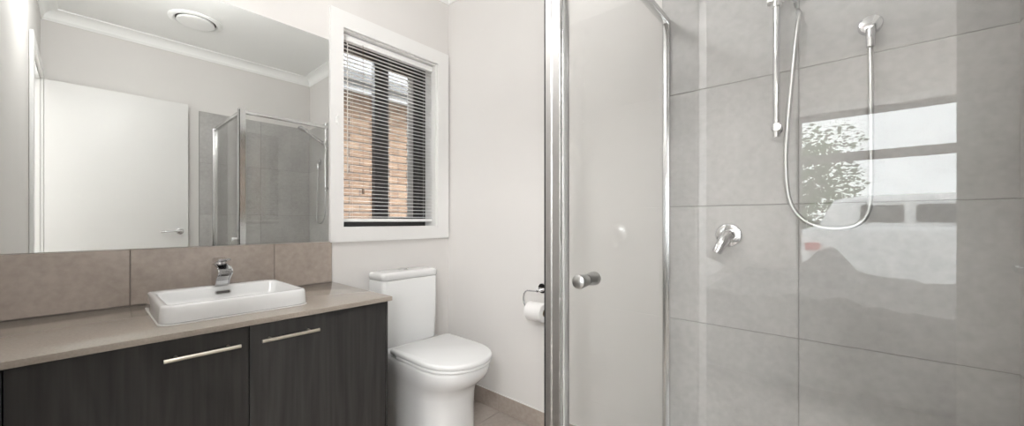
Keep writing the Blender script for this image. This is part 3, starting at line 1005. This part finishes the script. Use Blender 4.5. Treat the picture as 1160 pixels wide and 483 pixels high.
# ------------------------------------------------------------------ bathroom door, doorway trim
bm = bmesh.new()
for y0, y1 in ((FY - 0.121, FY + 0.001),):
    box(bm, DX0, DX0 + 0.018, y0, y1, 0.0, DZ)
    box(bm, DX1 - 0.018, DX1, y0, y1, 0.0, DZ)
    box(bm, DX0 + 0.018, DX1 - 0.018, y0, y1, DZ - 0.018, DZ)
for ys0, ys1 in ((FY + 0.0015, FY + 0.018), (FY - 0.138, FY - 0.1215)):
    box(bm, DX0 - 0.06, DX0 + 0.008, ys0, ys1, 0.001, DZ + 0.055, 0.003)
    box(bm, DX1 - 0.008, RW - 0.0105 if ys0 > FY else DX1 + 0.06, ys0, ys1, 0.11, DZ + 0.055, 0.003)
    box(bm, DX0 + 0.0085, DX1 - 0.0085, ys0, ys1, DZ - 0.008, DZ + 0.055, 0.003)
struct(finish('trim_6', bm, M['gloss_white'], smooth=0))
LX0, LX1 = 2.312, 2.347
dleaf = struct(finish('door_1', BX(LX0, LX1, FY + 0.020, -1.038, 0.012, 2.170, 0.002), M['door_white']))
for xs_, sg_ in ((LX0, -1), (LX1, 1)):
    bm = bmesh.new()
    k_ = 1.0 if sg_ < 0 else 0.45
    lathe(bm, [(0.0002, 0.027), (0.006 * k_, 0.027), (0.009 * k_, 0.023), (0.010 * k_, 0.011), (0.020 * k_, 0.0105), (0.045 * k_, 0.0105)], (xs_, -1.092, 1.056), (sg_, 0, 0), 28)
    xh = xs_ + sg_ * 0.045 * k_
    tube(bm, smooth_path([(xh, -1.086, 1.056), (xh, -1.105, 1.056), (xh, -1.15, 1.054), (xh - sg_ * 0.004, -1.19, 1.054), (xh - sg_ * 0.010, -1.214, 1.053)], 5), 0.0085 if sg_ < 0 else 0.006, 14)
    finish('door_handle', bm, M['chrome'], dleaf)

# ceiling exhaust fan and unseen ceiling globes added for fill light
ef = thing('exhaust_fan', 'round white ceiling exhaust fan with flush disc cover', 'fan', (1.757, -1.070, CH))
bm = bmesh.new()
lathe(bm, [(0.0005, 0.163), (0.006, 0.163), (0.012, 0.155), (0.013, 0.133), (0.004, 0.127), (0.002, 0.1)], (1.757, -1.070, CH), (0, 0, -1), 48)
finish('outer_ring', bm, M['ceiling'], ef)
bm = bmesh.new()
lathe(bm, [(0.0045, 0.124), (0.0050, 0.05)], (1.757, -1.070, CH), (0, 0, -1), 40)
finish('dark_gap', bm, M['dark_slot'], ef)
bm = bmesh.new()
lathe(bm, [(0.006, 0.112), (0.018, 0.116), (0.022, 0.112), (0.024, 0.08), (0.0245, 0)], (1.757, -1.070, CH), (0, 0, -1), 48)
finish('cover', bm, M['ceiling'], ef)
for i, ((lx, ly, lz), gr, watt) in enumerate(FILL_GLOBES):
    ln = thing('ceiling_fill_globe', ('unseen white ceiling globe added as fill light in the bathroom', 'unseen white ceiling globe added as fill light in the bedroom')[i], 'fill light', (lx, ly, CH))
    bm = bmesh.new()
    lathe(bm, [(0.0005, 0.07), (0.016, 0.07), (0.022, 0.06), (CH - lz - gr + 0.006, 0.045)], (lx, ly, CH), (0, 0, -1), 32)
    finish('base_ring', bm, M['gloss_white'], ln)
    bm = bmesh.new()
    bmesh.ops.create_uvsphere(bm, u_segments=32, v_segments=20, radius=gr, matrix=Matrix.Translation((lx, ly, lz)))
    finish('globe', bm, mat_emit('fill_globe_glow', FILL_COL, watt / (math.pi * 4 * math.pi * gr * gr)), ln)

# ------------------------------------------------------------------ the bedroom behind the camera (seen reflected in the shower glass)
BX0, BX1, BY0, BY1 = -0.9, 3.7, -4.72, FY - 0.12
struct(finish('floor_bedroom', BX(BX0 - 0.1, BX1 + 0.1, BY0 - 0.1, BY1, -0.05, -0.002), M['carpet'], smooth=0))
struct(finish('ceiling_bedroom', BX(BX0 - 0.1, BX1 + 0.1, BY0 - 0.2, BY1, CH, CH + 0.05), M['ceiling'], smooth=0))
VX0, VX1, VZ0, VZ1 = 1.70, 3.45, 0.52, 2.18
bm = bmesh.new()
box(bm, BX0, VX0, BY0 - 0.2, BY0, -0.02, CH)
box(bm, VX1, BX1, BY0 - 0.2, BY0, -0.02, CH)
box(bm, VX0, VX1, BY0 - 0.2, BY0, -0.02, VZ0)
box(bm, VX0, VX1, BY0 - 0.2, BY0, VZ1, CH)
struct(finish('wall_bedroom_far', bm, M['paint'], smooth=0))
struct(finish('wall_bedroom_left', BX(BX0 - 0.1, BX0, BY0 - 0.2, BY1, -0.02, CH), M['paint'], smooth=0))
struct(finish('wall_bedroom_right', BX(BX1, BX1 + 0.1, BY0 - 0.2, BY1, -0.02, CH), M['paint'], smooth=0))
bm = bmesh.new()
box(bm, BX0, -0.22, FY - 0.12, FY, -0.02, CH)
box(bm, RW + 0.12, BX1, FY - 0.12, FY, -0.02, CH)
struct(finish('wall_bedroom_near', bm, M['paint'], smooth=0))
bm = bmesh.new()
fy0, fy1 = BY0 - 0.13, BY0 - 0.06
box(bm, VX0 + .001, VX0 + 0.045, fy0, fy1, VZ0 + .001, VZ1 - .001, 0.002)
box(bm, VX1 - 0.045, VX1 - .001, fy0, fy1, VZ0 + .001, VZ1 - .001, 0.002)
box(bm, VX0 + 0.045, VX1 - 0.045, fy0, fy1, VZ0 + .001, VZ0 + 0.05, 0.002)
box(bm, VX0 + 0.045, VX1 - 0.045, fy0, fy1, VZ1 - 0.04, VZ1 - .001, 0.002)
box(bm, VX0 + 0.045, VX1 - 0.045, fy0, fy1, 1.715, 1.795, 0.002)
w2 = struct(finish('window_2', bm, M['grey_frame']))
finish('window_pane', BX(VX0 + 0.045, VX1 - 0.045, BY0 - 0.098, BY0 - 0.092, VZ0 + 0.05, 1.715), M['window_glass'], w2, smooth=0)
finish('window_pane', BX(VX0 + 0.045, VX1 - 0.045, BY0 - 0.098, BY0 - 0.092, 1.795, VZ1 - 0.04), M['window_glass'], w2, smooth=0)
bm = bmesh.new()
for x0, x1, z0, z1 in ((VX0 - 0.065, VX0, VZ0 - 0.065, VZ1 + 0.065), (VX1, VX1 + 0.065, VZ0 - 0.065, VZ1 + 0.065), (VX0, VX1, VZ1, VZ1 + 0.065), (VX0, VX1, VZ0 - 0.065, VZ0)):
    box(bm, x0, x1, BY0 + 0.0005, BY0 + 0.018, z0, z1)
finish('architrave', bm, M['gloss_white'], w2, smooth=0)

# unseen globe on a pole, added to fill the bathroom through the doorway
(lx, ly, lz), gr, watt = FILL_FLOOR_GLOBE
fl = thing('floor_fill_globe', 'unseen globe on a pole added as fill light in the bedroom', 'fill light', (lx, ly, 0.0))
bm = bmesh.new()
lathe(bm, [(-0.0015, 0.13), (0.016, 0.13), (0.022, 0.12), (0.026, 0.02), (0.03, 0)], (lx, ly, 0), (0, 0, 1), 36)
finish('base', bm, M['satin'], fl)
bm = bmesh.new()
tube(bm, [(lx, ly, 0.02), (lx, ly, lz - gr + 0.01)], 0.011, 14)
finish('pole', bm, M['satin'], fl)
bm = bmesh.new()
bmesh.ops.create_uvsphere(bm, u_segments=32, v_segments=20, radius=gr, matrix=Matrix.Translation((lx, ly, lz)))
finish('globe', bm, mat_emit('fill_globe_glow', FILL_COL, watt / (math.pi * 4 * math.pi * gr * gr)), fl)

# bed
bed = thing('bed', 'charcoal bed base and white mattress under the bedroom window', 'bed', (1.95, -3.85, 0.0))
EX0, EX1, EY0, EY1 = 0.60, 2.75, -4.60, -3.05
bm = bmesh.new()
box(bm, EX0, EX1, EY0, EY1, 0.09, 0.36, 0.02, 3)
finish('base', bm, M['bed_base'], bed)
for lx in (EX0 + 0.12, EX1 - 0.12):
    for ly in (EY0 + 0.12, EY1 - 0.12):
        bm = bmesh.new()
        lathe(bm, [(0, 0.022), (0.09, 0.028)], (lx, ly, 0.0), (0, 0, 1), 16)
        finish('leg', bm, M['black_edge'], bed)
bm = bmesh.new()
box(bm, EX0 + 0.01, EX1 - 0.01, EY0 + 0.01, EY1 - 0.01, 0.3605, 0.585, 0.05, 4)
finish('mattress', bm, M['duvet'], bed)

def sheet(name, x0, x1, y0, y1, hfun, mat_, nx=90, ny=80, thick=0.02, drop=None):
    bm = bmesh.new()
    top, bot = [], []
    for i in range(nx + 1):
        r1, r2 = [], []
        for j in range(ny + 1):
            x = x0 + (x1 - x0) * i / nx
            y = y0 + (y1 - y0) * j / ny
            h = hfun(x, y)
            r1.append(bm.verts.new((x, y, h + thick)))
            r2.append(bm.verts.new((x, y, h)))
        top.append(r1)
        bot.append(r2)
    for i in range(nx):
        for j in range(ny):
            bm.faces.new((top[i][j], top[i + 1][j], top[i + 1][j + 1], top[i][j + 1]))
            bm.faces.new((bot[i][j], bot[i][j + 1], bot[i + 1][j + 1], bot[i + 1][j]))
    for i in range(nx):
        bm.faces.new((top[i][0], bot[i][0], bot[i + 1][0], top[i + 1][0]))
        bm.faces.new((top[i][ny], top[i + 1][ny], bot[i + 1][ny], bot[i][ny]))
    for j in range(ny):
        bm.faces.new((top[0][j], top[0][j + 1], bot[0][j + 1], bot[0][j]))
        bm.faces.new((top[nx][j], bot[nx][j], bot[nx][j + 1], top[nx][j + 1]))
    return finish(name, bm, mat_, smooth=60)

def duv_h(x, y):
    p = Vector((x * 1.9, y * 1.9, 0.3))
    f = 0.075 * abs(noise.noise(p)) + 0.08 * abs(noise.noise(Vector((x * 4.5 + y * 2.2, y * 1.6 - x, 4.1)))) + 0.022 * abs(noise.noise(Vector((x * 9 - y * 5, y * 7, 9.0))))
    hill = 0.26 * math.exp(-((x - 1.98) / 0.17) ** 2 - ((y + 4.10) / 0.30) ** 2) + 0.10 * math.exp(-((x - 1.70) / 0.30) ** 2 - ((y + 3.7) / 0.35) ** 2)
    edge = min(1.0, (x - 1.22) / 0.12)
    h = 0.589 + f * edge + hill
    k = min(1.0, max(0.0, (y - (EY1 + 0.012)) / 0.045))
    return h - k * (h - 0.14 - 0.3 * f)
dv = sheet('duvet', 1.22, EX1 - 0.02, EY0 + 0.02, EY1 + 0.06, duv_h, M['throw'])
tag(origin_to(dv, (1.9, -3.85, 0.589)), 'crumpled grey duvet heaped on the bed, reflected in shower glass', 'duvet')
def pillow(loc, rz, label):
    bm = bmesh.new()
    n = 20
    def P(u, v, s):
        k = max(0.0, (1 - abs(u) ** 3.2)) * max(0.0, (1 - abs(v) ** 3.2))
        pinch = 1 - 0.07 * (u * u * v * v)
        return (0.23 * u * pinch, 0.34 * v * pinch, s * 0.085 * k ** 0.6 + 0.012 * noise.noise(Vector((u * 2, v * 2, s))) * k)
    g = {}
    for s in (1, -1):
        for i in range(n + 1):
            for j in range(n + 1):
                u, v = -1 + 2 * i / n, -1 + 2 * j / n
                if s == -1 and (i in (0, n) or j in (0, n)):
                    g[(s, i, j)] = g[(1, i, j)]
                else:
                    g[(s, i, j)] = bm.verts.new(P(u, v, s))
        for i in range(n):
            for j in range(n):
                q = (g[(s, i, j)], g[(s, i + 1, j)], g[(s, i + 1, j + 1)], g[(s, i, j + 1)])
                bm.faces.new(q if s == 1 else q[::-1])
    o = finish('pillow', bm, M['duvet'], smooth=80, loc=loc)
    o.rotation_euler = (0, 0, rz)
    tag(o, label, 'pillow', 'pillows on the bed')
pillow((0.90, -4.18, 0.676), 0.05, 'white pillow at the head of the bed, nearer the window')
pillow((0.90, -3.44, 0.676), -0.06, 'white pillow at the head of the bed, farther from the window')

# ------------------------------------------------------------------ outdoors beyond the bedroom window
def tree(loc, hgt, rad, label, seed):
    rnd = random.Random(seed)
    t = thing('tree', label, 'tree', loc)
    L = Vector(loc)
    bm = bmesh.new()
    tube(bm, [L, L + Vector((0.05, 0, hgt * 0.3)), L + Vector((-0.02, 0.03, hgt * 0.6)), L + Vector((0, 0, hgt * 0.85))], [0.16, 0.12, 0.08, 0.03], 10)
    for k in range(7):
        a = rnd.uniform(0, 6.28)
        z0 = hgt * rnd.uniform(0.35, 0.6)
        tube(bm, [L + Vector((0, 0, z0)), L + Vector((math.cos(a) * rad * 0.4, math.sin(a) * rad * 0.4, z0 + hgt * 0.15)), L + Vector((math.cos(a) * rad * 0.75, math.sin(a) * rad * 0.75, z0 + hgt * 0.26))], [0.06, 0.04, 0.012], 7)
    finish('trunk', bm, M['bark'], t)
    bm = bmesh.new()
    blobs = [(L + Vector((rnd.gauss(0, rad * 0.42), rnd.gauss(0, rad * 0.42), hgt * rnd.uniform(0.42, 0.95))), rad * rnd.uniform(0.28, 0.5)) for _ in range(26)]
    for c, r in blobs:
        for _ in range(150):
            d = Vector((rnd.gauss(0, 1), rnd.gauss(0, 1), rnd.gauss(0, 1))).normalized() * r * rnd.uniform(0.55, 1.05)
            _, u, v = frame_axes((rnd.gauss(0, 1), rnd.gauss(0, 1), rnd.gauss(0, 1) + 0.01))
            s = rnd.uniform(0.05, 0.10)
            p = c + d
            bm.faces.new([bm.verts.new(q) for q in (p - u * s, p - v * s * 0.5, p + u * s, p + v * s * 0.5)])
    finish('foliage', bm, M['leaf'], t, smooth=0)
tree((1.12, -14.0, -0.3), 3.9, 1.35, 'leafy green tree seen through the bedroom window, reflected in shower glass', 4)

fn = thing('fence', 'low grey fence beyond the driveway, reflected in shower glass', 'fence', (3.0, -17.0, -0.3))
bm = bmesh.new()
for k in range(60):
    x = -3 + 0.2 * k
    box(bm, x, x + 0.19, -17.03, -17.0, -0.25, 1.15, 0)
finish('panels', bm, M['fence'], fn, smooth=0)
bm = bmesh.new()
for zz in (0.0, 1.1):
    box(bm, -3, 9, -17.0, -16.95, zz, zz + 0.06)
finish('rails', bm, M['fence'], fn, smooth=0)

# white wagon parked on the driveway
car = thing('car', 'white wagon parked outside the bedroom window, reflected in shower glass', 'car', (3.6, -9.0, -0.3))
def ysec(x, zb, zt, hw, rt, rb=0.05):
    """cross-section (y,z) of the body at x, rounded at the shoulder"""
    pts = []
    for cy, cz, r, a0 in ((hw - rt, zt - rt, rt, 0), (-hw + rt, zt - rt, rt, 90), (-hw + rb, zb + rb, rb, 180), (hw - rb, zb + rb, rb, 270)):
        for k in range(6):
            a = math.radians(a0 + 90 * k / 5)
            pts.append(Vector((x, -9.0 + cy + r * math.cos(a), cz + r * math.sin(a))))
    return pts
bm = bmesh.new()
loft(bm, [ysec(1.52, 0.10, 0.90, 0.66, 0.08), ysec(1.56, -0.06, 1.00, 0.78, 0.10), ysec(1.75, -0.10, 1.06, 0.84, 0.12), ysec(2.6, -0.12, 1.08, 0.86, 0.12), ysec(4.4, -0.12, 1.06, 0.86, 0.12), ysec(5.0, -0.10, 0.98, 0.85, 0.12), ysec(5.8, -0.06, 0.86, 0.80, 0.14), ysec(6.0, 0.02, 0.68, 0.68, 0.12)])
finish('body', bm, M['car_white'], car, smooth=40)
bm = bmesh.new()
loft(bm, [ysec(1.80, 0.95, 1.12, 0.72, 0.05), ysec(1.98, 0.95, 1.50, 0.66, 0.10), ysec(2.3, 0.95, 1.56, 0.66, 0.12), ysec(3.8, 0.95, 1.58, 0.66, 0.12), ysec(4.3, 0.95, 1.52, 0.66, 0.12), ysec(5.0, 0.90, 1.00, 0.72, 0.04)])
gh = finish('cabin', bm, M['car_white'], car, smooth=40)
for xa, xb_ in ((2.30, 2.80), (2.92, 3.65), (3.75, 4.30)):
    bm = bmesh.new()
    loft(bm, [[Vector((px_, yy, pz_)) for px_, pz_ in [(q.x, q.y) for q in rrect(xa, xb_, 1.125, 1.40, 0.05, 0)]] for yy in (-8.372, -8.332)])
    finish('window_pane', bm, M['car_glass'], gh, smooth=0)
bm = bmesh.new()
loft(bm, [[Vector((q.x, yy, q.y)) for q in rrect(1.60, 1.80, 0.66, 0.78, 0.03, 0)] for yy in (-8.22, -8.125)])
finish('tail_light', bm, M['tail_red'], car, smooth=0)
for wx in (2.3, 5.1):
    for wy in (-8.24, -9.76):
        bm = bmesh.new()
        s = 1 if wy > -9 else -1
        lathe(bm, [(-0.11, 0.20), (-0.10, 0.30), (-0.07, 0.325), (0.07, 0.325), (0.10, 0.30), (0.11, 0.20), (0.09, 0.18)], (wx, wy, 0.025), (0, s, 0), 32)
        wh = finish('wheel', bm, M['tyre'], car)
        bm = bmesh.new()
        lathe(bm, [(0.09, 0.185), (0.105, 0.17), (0.10, 0.05), (0.11, 0.03), (0.11, 0)], (wx, wy, 0.025), (0, s, 0), 24)
        finish('hubcap', bm, M['satin'], wh)
